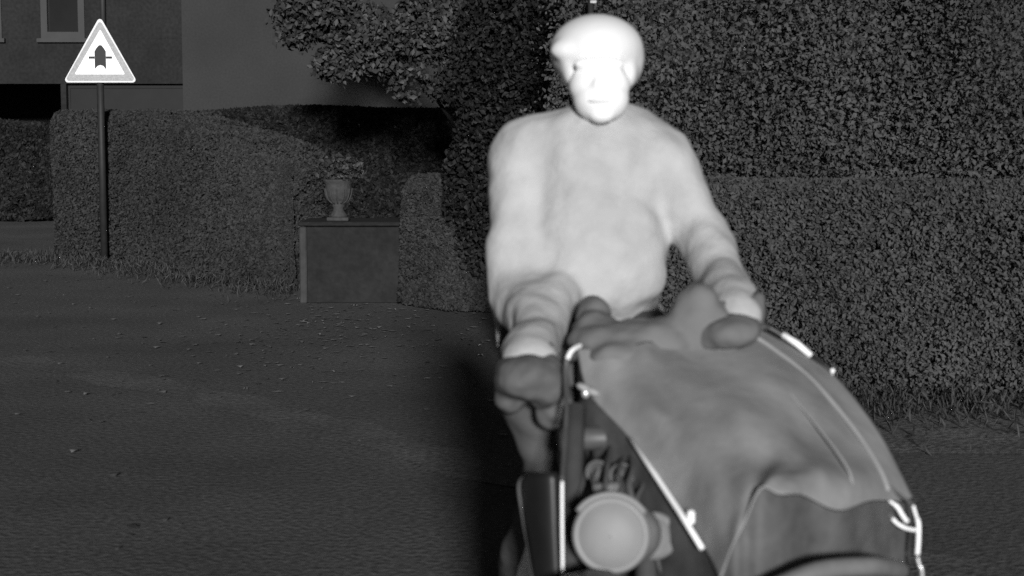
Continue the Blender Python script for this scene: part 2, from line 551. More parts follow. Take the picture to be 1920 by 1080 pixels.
# right-hand clipped hedge and the growth behind it
hedge('clipped_hedge', 'long low clipped hedge behind the sidecar at right', 'garden hedges',
      [(0.05, 8.75), (2.4, 8.6), (6.4, 8.4)], [1.12, 1.13, 1.1], 0.45, 250000, 0.028, 'hedge_near', 11)
for i, (px, y, z, r, lab) in enumerate([
        (1330, 10.4, 1.9, (1.0, 0.7, 1.5), 'dense tall shrub behind the rider and the low hedge, nearest his head'),
        (1600, 10.6, 1.9, (0.95, 0.7, 1.6), 'dense tall shrub behind the low hedge, middle of the three at right'),
        (1880, 10.5, 1.9, (1.0, 0.7, 1.6), 'dense tall shrub behind the low hedge at the far right')]):
    x = X_at(px, y)
    tree('tall_shrub', lab, 'shrub', (x, y + 0.15, 0), (0.05, 0, ), 2.0, 0.07,
         [((x, y, z), r), ((x - 0.45, y + 0.1, 1.1), (0.75, 0.6, 0.8)), ((x + 0.4, y, 1.0), (0.75, 0.6, 0.8))] + ([((x + 1.3, y, 1.7), (1.1, 0.7, 1.6))] if i == 2 else []), 95000 if i < 2 else 165000, 0.034, 'leaf_mid', 'tall shrubs behind the low hedge', 8, 20 + i, 0.95)
# dark conifer between rider and house
x = X_at(960, 12.6)
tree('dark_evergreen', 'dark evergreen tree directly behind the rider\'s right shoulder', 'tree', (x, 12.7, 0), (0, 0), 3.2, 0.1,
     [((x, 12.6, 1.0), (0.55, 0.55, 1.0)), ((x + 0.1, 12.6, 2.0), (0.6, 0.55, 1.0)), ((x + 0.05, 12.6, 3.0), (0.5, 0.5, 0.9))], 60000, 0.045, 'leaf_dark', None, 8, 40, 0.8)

# left hedge beside the sign, and the bush right of the pier
hedge('tall_hedge', 'rounded hedge behind the post of the triangular sign', 'garden hedges',
      [(X_at(140, 18.9), 18.9), (X_at(330, 17.6), 17.6), (X_at(556, 14.6), 14.6)], [1.62, 1.62, 1.22], 0.5, 150000, 0.04, 'hedge_far', 51)
hedge('short_hedge', 'short hedge just right of the low stone pier', 'garden hedges',
      [(X_at(790, 13.4), 13.4), (X_at(960, 12.4), 12.4)], [1.05, 1.02], 0.42, 60000, 0.038, 'hedge_far', 61)
# dark hedge in front of the house
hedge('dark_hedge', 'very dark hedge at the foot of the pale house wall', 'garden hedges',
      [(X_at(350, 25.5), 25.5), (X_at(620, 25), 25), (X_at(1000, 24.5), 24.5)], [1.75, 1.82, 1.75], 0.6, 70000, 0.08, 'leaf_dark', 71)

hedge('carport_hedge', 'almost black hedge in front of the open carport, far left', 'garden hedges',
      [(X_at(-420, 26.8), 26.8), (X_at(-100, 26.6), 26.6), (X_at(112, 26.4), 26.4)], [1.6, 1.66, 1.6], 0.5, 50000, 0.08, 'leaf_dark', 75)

# tree hanging in front of the house
x = X_at(905, 20.5)
tree('overhanging_tree', 'pale leafed tree hanging in front of the pale house wall', 'tree', (x, 20.6, 0), (-0.2, 0), 3.4, 0.10,
     [((X_at(600, 20), 20, Z_at(10, 20)), (0.62, 0.6, 0.42)), ((X_at(690, 20), 20, Z_at(70, 20)), (0.5, 0.5, 0.4)),
      ((X_at(735, 20.2), 20.2, Z_at(110, 20)), (0.4, 0.4, 0.34)), ((X_at(820, 20.3), 20.3, Z_at(40, 20)), (0.62, 0.5, 0.6)),
      ((X_at(850, 20.3), 20.3, Z_at(160, 20)), (0.34, 0.4, 0.26)), ((X_at(560, 20), 20, Z_at(55, 20)), (0.3, 0.3, 0.28)), ((X_at(635, 20), 20, Z_at(120, 20)), (0.34, 0.34, 0.26)), ((X_at(770, 20.1), 20.1, Z_at(155, 20)), (0.3, 0.3, 0.26)), ((X_at(700, 20), 20, Z_at(-130, 20)), (0.9, 0.6, 0.5))], 26000, 0.08, 'leaf_light', None, 6, 80, 0.3)

# ------------------------------------------------------------------ house
HY = 28.0
house = empty('house', (X_at(200, HY), HY, 0))
def hx(px): return X_at(px, HY)
def hz(py): return Z_at(py, HY)
xa, xb, xc, xd, xe = hx(-700), hx(-260), hx(122), hx(124), hx(356)
ztop = 5.4
w = MB()
zdo = hz(157)
def wallbox(x0, x1, z0, z1, y0=HY, y1=HY + 0.3): w.box((x0, y0, z0), (x1, y1, z1))
# brick front with openings: carport (left), garage door (middle), two upper windows
wx = [(hx(-75), hx(12)), (hx(85), hx(166))]
zw0, zw1 = hz(72), hz(-50)
wallbox(xa, xb, 0, zdo - 0.002)                      # left pier
wallbox(hx(118), hx(128), 0, zdo - 0.002)            # slim pier between carport and garage
wallbox(xa, hx(356), zdo, zw0 - 0.001)               # lintel band
wallbox(xa, wx[0][0] , zw0, zw1 - 0.001)
wallbox(wx[0][1], wx[1][0], zw0, zw1 - 0.001)
wallbox(wx[1][1], hx(356), zw0, zw1 - 0.001)
wallbox(xa, hx(356), zw1, ztop)
w.build('brick_front', 'brick_wall', house)
b = MB()
b.box((xa, HY + 3.6, 0), (hx(356), HY + 3.8, ztop))      # rear of the carport and house
b.box((xa, HY + 0.302, zdo + 0.2), (hx(356), HY + 3.598, zdo + 0.4))   # carport ceiling
b.box((xa, HY + 0.302, 0), (xa + 0.2, HY + 3.598, zdo + 0.198))
b.box((hx(123) - 0.06, HY + 0.302, 0), (hx(123) + 0.06, HY + 3.598, zdo + 0.198))
b.build('inner_wall', 'door', house)
gd = empty('dummy'); bpy.data.objects.remove(gd)
n = 5
zt = zdo - 0.01
gdoor = MB(); gdoor.box((hx(128), HY + 0.14, 0.01), (hx(356), HY + 0.2, zt)); gdoor = gdoor.build('garage_door', 'door', house)
for i in range(n):
    z0 = 0.04 + (zt - 0.08) * i / n; z1 = 0.04 + (zt - 0.08) * (i + 1) / n - 0.02
    p_ = MB(); p_.box((hx(128) + 0.04, HY + 0.11, z0), (hx(356) - 0.05, HY + 0.138, z1), 0.01); p_.build('panel', 'door', gdoor)
for (x0, x1) in wx:
    win = MB(); f_ = 0.11
    win.box((x0, HY - 0.03, zw0), (x1, HY + 0.1, zw0 + f_)); win.box((x0, HY - 0.03, zw1 - f_), (x1, HY + 0.1, zw1))
    win.box((x0, HY - 0.028, zw0 + f_), (x0 + f_, HY + 0.1, zw1 - f_)); win.box((x1 - f_, HY - 0.028, zw0 + f_), (x1, HY + 0.1, zw1 - f_))
    wo = win.build('window', 'frame', house)
    pn = MB(); pn.box((x0 + f_, HY + 0.05, zw0 + f_), (x1 - f_, HY + 0.07, zw1 - f_)); pn.build('pane', 'glass', wo)
    sl = MB(); sl.box((x0 - 0.06, HY - 0.1, zw0 - 0.07), (x1 + 0.06, HY - 0.004, zw0 - 0.003)); sl.build('sill', 'frame', wo)
dp = MB(); dp.tube([(hx(202), HY - 0.07, zdo + 0.1), (hx(202), HY - 0.07, ztop)], 0.045, 10); dp.build('drainpipe', 'frame', house, True)
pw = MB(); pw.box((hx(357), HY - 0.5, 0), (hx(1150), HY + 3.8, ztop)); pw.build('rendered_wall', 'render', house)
rf = MB()
rx0, rx1 = xa - 0.4, hx(1150) + 0.4
rf.add([(rx0, HY - 0.9, ztop + 0.01), (rx1, HY - 0.9, ztop + 0.01), (rx1, HY + 4.2, ztop + 0.01), (rx0, HY + 4.2, ztop + 0.01), (rx0, HY + 1.6, ztop + 2), (rx1, HY + 1.6, ztop + 2)],
       [(0, 1, 5, 4), (2, 3, 4, 5), (0, 4, 3), (1, 2, 5), (0, 3, 2, 1)])
rf.build('roof', 'roof', house)
tag(house, 'two storey house, dark brick with garage at left, pale rendered wing', 'house')

# ------------------------------------------------------------------ stone pier and urn
PY = 13.1
pier = empty('stone_pier', (X_at(660, PY), PY, 0))
x0, x1 = X_at(560, PY), X_at(762, PY)
zc = Z_at(424, PY)
mb = MB(); mb.box((x0 + 0.03, PY + 0.02, 0), (x1 - 0.03, PY + 0.62, zc - 0.004), 0.008); mb.build('plinth', 'pier', pier)
for xx in (x0, x1 - 0.06):
    mb = MB(); mb.box((xx, PY - 0.02, 0), (xx + 0.06, PY + 0.06, zc - 0.006), 0.01); mb.build('corner_post', 'pierpost', pier)
mb = MB(); mb.box((x0 - 0.01, PY - 0.035, zc), (x1 + 0.01, PY + 0.66, zc + 0.035), 0.012); mb.build('coping', 'pier', pier)
tag(pier, 'low dark pier with pale corner posts, carrying the urn', 'pier')

ux, uy = X_at(634, PY + 0.2), PY + 0.2
uz = zc + 0.036
urn = empty('garden_urn', (ux, uy, uz))
mb = MB()
mb.box((ux - 0.09, uy - 0.09, uz), (ux + 0.09, uy + 0.09, uz + 0.03), 0.006); mb.build('foot_slab', 'stone', urn)
mb = MB(); mb.lathe([(0.001, 0.031), (0.072, 0.031), (0.07, 0.05), (0.05, 0.075), (0.042, 0.105), (0.055, 0.125), (0.05, 0.14), (0.085, 0.17), (0.105, 0.22), (0.112, 0.27), (0.105, 0.3), (0.125, 0.325), (0.128, 0.34), (0.118, 0.345), (0.1, 0.335), (0.02, 0.32)], (ux, uy, uz), n=32)
bowl = mb.build('bowl', 'stone', urn, True)
for k in range(12):
    a = k / 12 * 6.283
    rb = MB(); rb.tube(spline([(ux + math.cos(a) * r, uy + math.sin(a) * r, uz + h) for r, h in ((0.052, 0.142), (0.088, 0.172), (0.107, 0.22), (0.114, 0.268))], 3), 0.007, 5)
    rb.build('flute', 'stone', bowl, True)
pl = empty('urn_plant', (ux, uy, uz + 0.33))
d = rng.normal(size=(900, 3)); d /= np.linalg.norm(d, axis=1)[:, None]
p = d * (rng.uniform(0.1, 1, 900) ** 0.5)[:, None] * np.array((0.21, 0.17, 0.13)) + np.array((ux + 0.02, uy, uz + 0.42))
p = p[p[:, 2] > uz + 0.34]
link('leaf_mass', leaves_mesh('leaf_mass', p, 0.045), 'leaf_light', pl, False)
sm = MB()
for k in range(6):
    a = k * 1.05
    sm.tube([(ux + 0.02 * math.cos(a), uy + 0.02 * math.sin(a), uz + 0.322), (ux + 0.1 * math.cos(a), uy + 0.1 * math.sin(a), uz + 0.44)], 0.005, 5)
sm.build('stem', 'bark', pl)
tag(pl, 'small bushy plant growing in the stone urn', 'plant')
tag(urn, 'pale stone garden urn standing on the low pier', 'urn')

# ------------------------------------------------------------------ priority warning sign
SY = 17.4
sx = X_at(189, SY, 200)
sign = empty('road_sign', (sx, SY, 0))
mb = MB(); mb.tube([(sx, SY, -0.05), (sx, SY, Z_at(46, SY))], 0.038, 14); mb.build('post', 'galv', sign, True)
def tri(x0, x1, xm, zb, zt, rad, n=6):
    P3 = [Vector((x0, zb)), Vector((x1, zb)), Vector((xm, zt))]
    cen = sum(P3, Vector((0, 0))) / 3
    out = []
    for i in range(3):
        p = P3[i]; a = (P3[i - 1] - p).normalized(); b = (P3[(i + 1) % 3] - p).normalized()
        bis = (a + b).normalized(); half = math.acos(max(-1, min(1, a.dot(b)))) / 2
        c = p + bis * (rad / math.sin(half))
        s0 = p + a * (rad / math.tan(half)); s1 = p + b * (rad / math.tan(half))
        a0 = math.atan2(*(s0 - c).yx); a1 = math.atan2(*(s1 - c).yx)
        da = (a1 - a0 + math.pi) % (2 * math.pi) - math.pi
        for k in range(n + 1):
            an = a0 + da * k / n
            out.append((c.x + rad * math.cos(an), c.y + rad * math.sin(an)))
    return out
tx = lambda px: X_at(px, SY, 100)
tz = lambda py: Z_at(py, SY)
mb = MB(); mb.prism(tri(tx(120), tx(259), tx(191.5), tz(155), tz(31), 0.03), SY - 0.062, SY - 0.045)
plate = mb.build('plate', 'sign_edge', sign)
mb = MB(); mb.prism(tri(tx(123.5), tx(255.5), tx(191.5), tz(152), tz(38), 0.025), SY - 0.066, SY - 0.0625); mb.build('border', 'sign_rim', sign)
mb = MB(); mb.prism(tri(tx(142), tx(236.5), tx(192), tz(140), tz(56), 0.008), SY - 0.070, SY - 0.0665)
face = mb.build('face', 'sign_white', sign)
arrow = [(180.5, 130), (180.5, 97), (184, 91), (189, 85.5), (193.5, 85.5), (198, 91), (201.5, 97), (201.5, 131), (199.5, 128), (196, 124), (191, 122.5), (186, 124), (182, 128)]
mb = MB(); mb.prism([(tx(a), tz(b)) for a, b in arrow], SY - 0.0735, SY - 0.0705); mb.build('arrow_symbol', 'sign_black', face)
mb = MB(); mb.box((tx(169.5), SY - 0.0735, tz(110.6)), (tx(180.2), SY - 0.0705, tz(106.4))); mb.build('crossbar_symbol', 'sign_black', face)
mb = MB(); mb.box((tx(201.8), SY - 0.0735, tz(110.6)), (tx(213), SY - 0.0705, tz(106.4))); mb.build('crossbar_symbol', 'sign_black', face)
for py in (70, 147):
    mb = MB(); mb.box((sx - 0.05, SY - 0.0445, tz(py) - 0.02), (sx + 0.05, SY + 0.045, tz(py) + 0.02), 0.004); mb.build('clamp', 'galv', sign)
tag(sign, 'triangular warning sign with arrow and thin crossbar, on a slim post', 'road sign')

# thin marker post showing just above the rider's head
ky = 9.75
kx = X_at(1110, ky)
mk = empty('marker_post', (kx, ky, 0))
mb = MB(); mb.tube([(kx - 0.012, ky, 0), (kx - 0.012, ky, 2.34)], 0.018, 10); mb.build('post', 'galv', mk, True)
mb = MB(); mb.box((kx - 0.018, ky - 0.03, Z_at(7, ky)), (kx + 0.022, ky - 0.02, Z_at(1, ky)), 0.003); mb.build('reflector_plate', 'sign_rim', mk)
tag(mk, 'thin post with a small reflector, just above the helmet', 'post')

# ------------------------------------------------------------------ motorcycle with sidecar
BX = 0.15
bike = empty('motorcycle_combination', (BX + 0.1, 3.1, 0))
tag(bike, 'motorcycle with round headlamp and a grey cloth covered sidecar, under the rider', 'motorcycle')
def wheel(c, r, axis, tw, parent=bike):
    c = Vector(c); ax = Vector(axis).normalized()
    a = Vector((0, 0, 1)); u = ax.cross(a).normalized(); v = ax.cross(u)
    ring = lambda rad, off=0: [c + (u * math.cos(t) + v * math.sin(t)) * rad + ax * off for t in [2 * math.pi * k / 40 for k in range(40)]]
    mb = MB(); mb.tube(ring(r - tw), tw, 10, closed=True); ty = mb.build('tyre', 'rubber', parent, True)
    mb = MB()
    mb.lathe([(r - 2 * tw + 0.005, -tw * .7), (r - 2 * tw - 0.012, -tw * .5), (r - 2 * tw - 0.012, tw * .5), (r - 2 * tw + 0.005, tw * .7)], c, ax, 40)
    mb.build('rim', 'dull', ty, True)
    mb = MB(); mb.lathe([(0.001, -.06), (.04, -.06), (.045, -.04), (.03, -.03), (.03, .03), (.045, .04), (.04, .06), (.001, .06)], c, ax, 20); mb.build('hub', 'dull', ty, True)
    for k in range(20):
        t = 2 * math.pi * k / 20; t2 = t + (0.35 if k % 2 else -0.35)
        mb = MB(); mb.tube([c + (u * math.cos(t) + v * math.sin(t)) * 0.042 + ax * (0.035 if k % 2 else -0.035), c + (u * math.cos(t2) + v * math.sin(t2)) * (r - 2 * tw - 0.008)], 0.0022, 4)
        mb.build('spoke', 'dull', ty)
    return ty
AXF = (1, 0.22, 0)
fw = Vector((0.145, 2.5, 0.31)); rw = Vector((0.27, 3.88, 0.31))
wheel(fw, 0.31, AXF, 0.045); wheel(rw, 0.31, (1, 0.05, 0), 0.05)
bar_c = P(1190, 645, 3.15)
yoke = Vector((0.185, 2.92, 0.80))
fd = Vector((0.22, -1, 0)).normalized(); side = Vector((1, 0.22, 0)).normalized()
for s in (-1, 1):
    mb = MB(); mb.tube([yoke + side * 0.07 * s + Vector((0, 0, 0.06)), yoke.lerp(fw, 0.5) + side * 0.07 * s, fw + side * 0.075 * s], [0.018, 0.02, 0.024], 12); mb.build('fork_leg', 'dull', bike, True)
mb = MB(); mb.tube([yoke - side * 0.1, yoke + side * 0.1], 0.022, 12); mb.build('fork_yoke', 'dull', bike, True)
mb = MB(); mb.tube([yoke + Vector((0, 0, -0.05)), yoke + Vector((0.02, .09, 0.08))], 0.028, 12); mb.build('steering_head', 'black', bike, True)
# front mudguard
mb = MB(); vs, fs = [], []
for i in range(15):
    a = R_(-35 + 190 * i / 14)
    for j in range(5):
        t = (j - 2) / 2
        rr_ = 0.345 - 0.02 * t * t
        vs.append(fw + Vector((0, 1, 0)) * 0 + (-fd) * 0 + fd * (math.cos(a) * rr_) + Vector((0, 0, math.sin(a) * rr_)) + side * 0.062 * t)
for i in range(14):
    for j in range(4):
        fs.append((i * 5 + j, i * 5 + j + 1, i * 5 + j + 6, i * 5 + j + 5))
mg = mb.add(vs, fs).build('front_mudguard', 'black', bike, True)
so = mg.modifiers.new('t', 'SOLIDIFY'); so.thickness = 0.004
# handlebar with grips and levers
gR, gL = P(992, 686, 3.04), P(1388, 592, 3.12)
bd = (gL - gR).normalized()
mb = MB(); mb.tube(spline([gR - bd * 0.06, gR + bd * 0.09, bar_c + Vector((-.09, -.01, .01)), bar_c + Vector((-.05, -.05, -.05)), bar_c + Vector((.05, -.06, -.05)), bar_c + Vector((.09, -.01, .02)), gL - bd * 0.09, gL + bd * 0.05], 6), 0.0115, 10)
hb = mb.build('handlebar', 'dull', bike, True)
for c, sgn in ((gR, -1), (gL, 1)):
    mb = MB(); mb.tube([c - bd * 0.055, c + bd * 0.05], 0.016, 12); mb.build('grip', 'rubber', hb, True)
    mb = MB(); mb.tube(spline([c - bd * sgn * 0.07 + Vector((0, -.02, -.01)), c - bd * sgn * 0.02 + Vector((0, -.06, -.02)), c + bd * sgn * 0.05 + Vector((0, -.06, -.025))], 4), 0.005, 6); mb.build('lever', 'dull', hb, True)
# headlamp
hl = P(1146, 1003, 2.66)
hax = (Vector((0, 0, CAMH)) - hl); hax.z *= 0.55; hax = (hax.normalized() + Vector((-0.07, 0, 0))).normalized()
lamp = blob('headlamp', [('e', P(1160, 1000, 2.735), (0.074, 0.07, 0.058)), ('e', P(1150, 1003, 2.72), (0.062, 0.07, 0.06))], 0.005, 'shell', bike, 6)
mb = MB(); mb.lathe([(0.056, -0.03), (0.063, -0.008), (0.0655, 0.002), (0.063, 0.01), (0.058, 0.014), (0.054, 0.011)], hl, hax, 40); mb.build('rim', 'lamp_rim', lamp, True)
mb = MB(); mb.lathe([(0.0545, 0.010), (0.047, 0.016), (0.034, 0.021), (0.018, 0.0245), (0.001, 0.0255)], hl, hax, 40); mb.build('lens', 'lens', lamp, True)
u = hax.cross(Vector((0, 0, 1))).normalized(); v = u.cross(hax)
mb = MB(); mb.tube(spline([hl + v * (0.068 * math.sin(t)) + u * (0.068 * math.cos(t)) + hax * 0.012 for t in [R_(35 + 110 * k / 8) for k in range(9)]], 2), 0.005, 8); mb.build('lamp_peak', 'lamp_rim', lamp, True)
# second, smaller round horn tucked right of the lamp, bracket, instruments
hn = P(1226, 1005, 2.76)
mb = MB(); mb.lathe([(0.001, -0.05), (0.03, -0.05), (0.036, -0.02), (0.042, -0.006), (0.04, 0.0), (0.03, -0.004), (0.001, 0.002)], hn, hax, 28); mb.build('horn', 'shell', bike, True)
for (px, py, dd, r_) in ((1120, 885, 2.86, 0.022), (1166, 892, 2.86, 0.024)):
    c = P(px, py, dd)
    mb = MB(); mb.lathe([(0.001, -0.03), (r_, -0.03), (r_, 0.0), (r_ * .85, 0.004), (r_ * .8, 0.0), (0.001, 0.0)], c, hax, 20); mb.build('gauge', 'dull', bike, True)
mb = MB(); mb.tube([P(1112, 918, 2.8), P(1166, 914, 2.8)], 0.011, 10); mb.build('lamp_bracket', 'shell', bike, True)
for pts, rr_ in (
        ([(1110, 830, 3.0), (1118, 870, 2.88), (1112, 905, 2.82), (1128, 935, 2.78)], 0.004),
        ([(1150, 815, 3.0), (1140, 868, 2.84), (1136, 910, 2.78), (1128, 945, 2.76)], 0.005),
        ([(1168, 812, 3.0), (1186, 870, 2.84), (1180, 912, 2.78), (1196, 960, 2.76)], 0.005),
        ([(1200, 860, 2.92), (1206, 905, 2.84), (1194, 940, 2.8), (1210, 985, 2.78)], 0.004),
        ([(1090, 850, 2.98), (1094, 900, 2.86), (1082, 945, 2.82), (1086, 1010, 2.82)], 0.004),
        ([(1180, 840, 2.95), (1160, 880, 2.83), (1166, 915, 2.78), (1150, 945, 2.75)], 0.0035),
        ([(1225, 905, 2.86), (1236, 950, 2.82), (1222, 1000, 2.8), (1240, 1075, 2.8)], 0.004),
        ([(1250, 960, 2.84), (1258, 1010, 2.8), (1246, 1050, 2.8), (1262, 1110, 2.8)], 0.004)):
    mb = MB(); mb.tube(spline([P(*q) for q in pts], 6), rr_, 7); mb.build('cable', 'cable', bike, True)
# engine, tank, seat, frame, exhaust (mostly below the picture)
mb = MB(); ell_mesh(mb, (0.21, 3.14, 0.73), (0.125, 0.24, 0.10)); mb.build('fuel_tank', 'black', bike, True)
blob('seat', [('e', (0.25, 3.56, 0.74), (0.15, 0.17, 0.05)), ('e', (0.25, 3.66, 0.76), (0.16, 0.12, 0.05))], 0.012, 'rubber', bike)
mb = MB(); mb.box((0.07, 3.05, 0.2), (0.35, 3.4, 0.42), 0.05); eng = mb.build('engine', 'engine', bike)
for k in range(7):
    mb = MB(); mb.box((0.13, 3.06, 0.43 + k * 0.022), (0.29, 3.28, 0.442 + k * 0.022), 0.004); mb.build('fin', 'engine', eng)
mb = MB(); mb.box((0.16, 3.09, 0.421), (0.26, 3.25, 0.6), 0.01); mb.build('cylinder', 'engine', eng)
for s in (-1, 1):
    mb = MB(); mb.tube(spline([yoke + Vector((.02, .07, .1)), (0.22 + .1 * s, 3.25, 0.62), (0.25 + .1 * s, 3.6, 0.62), tuple(rw + Vector((.1 * s, 0, 0)))], 5), 0.014, 8); mb.build('frame_tube', 'black', bike, True)
    mb = MB(); mb.tube(spline([yoke + Vector((.02, .05, -.02)), (0.18 + .09 * s, 2.98, 0.4), (0.22 + .11 * s, 3.1, 0.19), (0.25 + .11 * s, 3.6, 0.22), tuple(rw + Vector((.1 * s, 0, 0)))], 5), 0.014, 8); mb.build('frame_tube', 'black', bike, True)
    mb = MB(); mb.tube([(0.21 + .1 * s, 3.32, 0.27), (0.21 + .24 * s, 3.32, 0.27)], 0.014, 8); mb.build('footrest', 'rubber', bike, True)
mb = MB(); mb.tube(spline([(0.1, 3.1, 0.5), (0.05, 2.98, 0.4), (0.04, 3.1, 0.22), (0.05, 3.6, 0.2), (0.05, 4.1, 0.22)], 6), [0.02] * 12 + [0.035] * 13, 10); mb.build('exhaust', 'dull', bike, True)
# left leg shield with bright edge bar
mb = MB(); vs, fs = [], []
rows = [(886, 985, 1046), (900, 976, 1048), (960, 980, 1050), (1080, 1000, 1052), (1200, 1018, 1054), (1340, 1030, 1056)]
for (py, xl, xr) in rows:
    for j in range(6):
        t = j / 5
        vs.append(P(xl + (xr - xl) * t, py, 2.84 - 0.08 * math.sin(t * math.pi * 0.6)))
for i in range(len(rows) - 1):
    for j in range(5):
        a = i * 6 + j
        fs.append((a, a + 1, a + 7, a + 6))
ls = mb.add(vs, fs).build('leg_shield', 'black', bike, True)
so = ls.modifiers.new('t', 'SOLIDIFY'); so.thickness = 0.004
mb = MB(); mb.tube(spline([P(1000, 888, 2.82), P(974, 905, 2.835), P(979, 960, 2.835), P(999, 1080, 2.835), P(1030, 1340, 2.835)], 6), 0.0035, 6); mb.build('beading', 'cable', ls, True)
mb = MB(); mb.tube(spline([P(1056, 1345, 2.745), P(1055, 1080, 2.745), P(1054, 980, 2.745), P(1054, 902, 2.75)], 6), 0.003, 8); mb.build('edge_strip', 'bright', ls, True)
mb = MB(); mb.tube(spline([P(1054, 900, 2.752), P(1058, 840, 2.8), P(1062, 760, 2.87), P(1060, 700, 2.92), P(1064, 672, 2.93), P(1072, 658, 2.94)], 6), 0.0045, 8); mb.build('guard_bar', 'dull', ls, True)
mb = MB(); mb.tube(spline([P(1064, 673, 2.925), P(1070, 660, 2.93), P(1078, 653, 2.94), P(1088, 648, 2.96)], 5), 0.0045, 8); mb.build('guard_bar_tip', 'bright', ls, True)

# cloth muffs over both grips
blob('handlebar_muff', [('e', P(985, 706, 3.0), (0.058, 0.085, 0.047)), ('e', P(1022, 714, 3.0), (0.046, 0.07, 0.05)), ('e', P(1000, 690, 3.07), (0.055, 0.05, 0.036)), ('e', P(958, 730, 3.05), (0.036, 0.05, 0.05)), ('e', P(1040, 760, 3.04), (0.04, 0.04, 0.05))], 0.007, 'muff', bike, 10, 0.022, 0.05)
blob('handlebar_muff', [('e', P(1366, 622, 3.07), (0.058, 0.085, 0.034)), ('e', P(1392, 612, 3.09), (0.036, 0.08, 0.026)), ('e', P(1335, 628, 3.08), (0.045, 0.06, 0.036))], 0.007, 'bag', bike, 10, 0.015, 0.05)

# ---- sidecar
deck_rows = [
    [(1082, 655, 3.05), (1165, 655, 3.02), (1250, 640, 3.05), (1330, 620, 3.12), (1388, 600, 3.22)],
    [(1103, 735, 2.98), (1190, 715, 2.92), (1290, 690, 2.94), (1390, 662, 3.05), (1475, 642, 3.2)],
    [(1180, 822, 2.87), (1265, 795, 2.80), (1370, 765, 2.82), (1470, 730, 2.95), (1564, 703, 3.14)],
    [(1252, 925, 2.76), (1335, 890, 2.70), (1440, 850, 2.71), (1545, 815, 2.84), (1642, 800, 3.05)],
    [(1322, 1032, 2.66), (1380, 950, 2.61), (1465, 878, 2.62), (1590, 885, 2.75), (1688, 884, 2.96)],
    [(1350, 1085, 2.60), (1394, 968, 2.57), (1466, 893, 2.59), (1590, 940, 2.71), (1712, 932, 2.92)],
]
def cr(a, t):
    n_ = len(a) - 1
    i = min(int(t), n_ - 1); f = t - i
    p0, p1, p2, p3 = a[max(i - 1, 0)], a[i], a[i + 1], a[min(i + 2, n_)]
    return 0.5 * ((2 * p1) + (p2 - p0) * f + (2 * p0 - 5 * p1 + 4 * p2 - p3) * f * f + (3 * p1 - p0 - 3 * p2 + p3) * f ** 3)
DW = [[P(*q) for q in r] for r in deck_rows]
def deck(u_, v_):           # u 0..5 back to front, v 0..4 inner to outer
    return cr([cr(r, v_) for r in DW], u_)
NU, NV = 60, 40
mb = MB(); vs, fs = [], []
for i in range(NU + 1):
    for j in range(NV + 1):
        u_, v_ = 5 * i / NU, 4 * j / NV
        p = deck(u_, v_)
        k = math.sin(math.pi * j / NV)
        # soft sag and creases of the cloth
        p = p + Vector((0, -1, 0.6)).normalized() * (0.012 * k * math.sin(2.1 * u_ + 1.3 * v_) + 0.006 * k * math.sin(5.3 * v_ - 1.7 * u_ + 0.6) + 0.004 * k * math.sin(9 * v_ + 4 * u_))
        if u_ > 4.2:           # wavy hem hanging over the nose
            f_ = (u_ - 4.2) / 0.8
            p = p + Vector((0, -0.004, -1)) * (f_ * f_ * (0.014 * math.sin(3.1 * v_ + 0.4) + 0.010 * math.sin(6.7 * v_ + 1.1) + 0.02) * k)
        vs.append(p)
for i in range(NU):
    for j in range(NV):
        a = i * (NV + 1) + j
        fs.append((a, a + 1, a + NV + 2, a + NV + 1))
border = [vs[0 * (NV + 1) + j] for j in range(NV + 1)] + [vs[i * (NV + 1) + NV] for i in range(1, NU + 1)] + [vs[NU * (NV + 1) + j] for j in range(NV - 1, -1, -1)] + [vs[i * (NV + 1)] for i in range(NU - 1, 0, -1)]
cen = sum(border, Vector()) / len(border)
hull = MB(); hv, hf = [], []
levels = [(-0.004, 0.998, None), (0.04, 1.0, None), (0.1, 0.995, None), (0.0, 0.96, 0.46), (0.0, 0.86, 0.3), (0.0, 0.6, 0.24)]
nb = len(border)
for (dz, sc, zabs) in levels:
    for p in border:
        q = Vector((cen.x + (p.x - cen.x) * sc, cen.y + (p.y - cen.y) * sc, p.z - dz - 0.006))
        if zabs is not None:
            q.z = min(zabs, p.z - 0.08)
        hv.append(q)
for l in range(len(levels) - 1):
    for k in range(nb):
        k2 = (k + 1) % nb
        hf.append((l * nb + k, l * nb + k2, (l + 1) * nb + k2, (l + 1) * nb + k))
hf.append(tuple((len(levels) - 1) * nb + k for k in range(nb)))
sc_body = hull.add(hv, hf).build('sidecar', 'hull', bike, True)
cv = mb.add(vs, fs).build('cloth_cover', 'cover', sc_body, True)
so = cv.modifiers.new('t', 'SOLIDIFY'); so.thickness = 0.003; so.offset = 0
off = Vector((0, -1, 0.5)).normalized() * 0.006
for v_, u0, u1, r_ in ((3.55, 0.25, 4.6, 0.0045), (3.05, 1.5, 4.7, 0.0025)):
    mb = MB(); mb.tube([deck(u0 + (u1 - u0) * k / 30, v_ - 0.25 * math.sin(math.pi * k / 30) * 0.3) + off for k in range(31)], r_, 8); mb.build('piping', 'piping', sc_body, True)
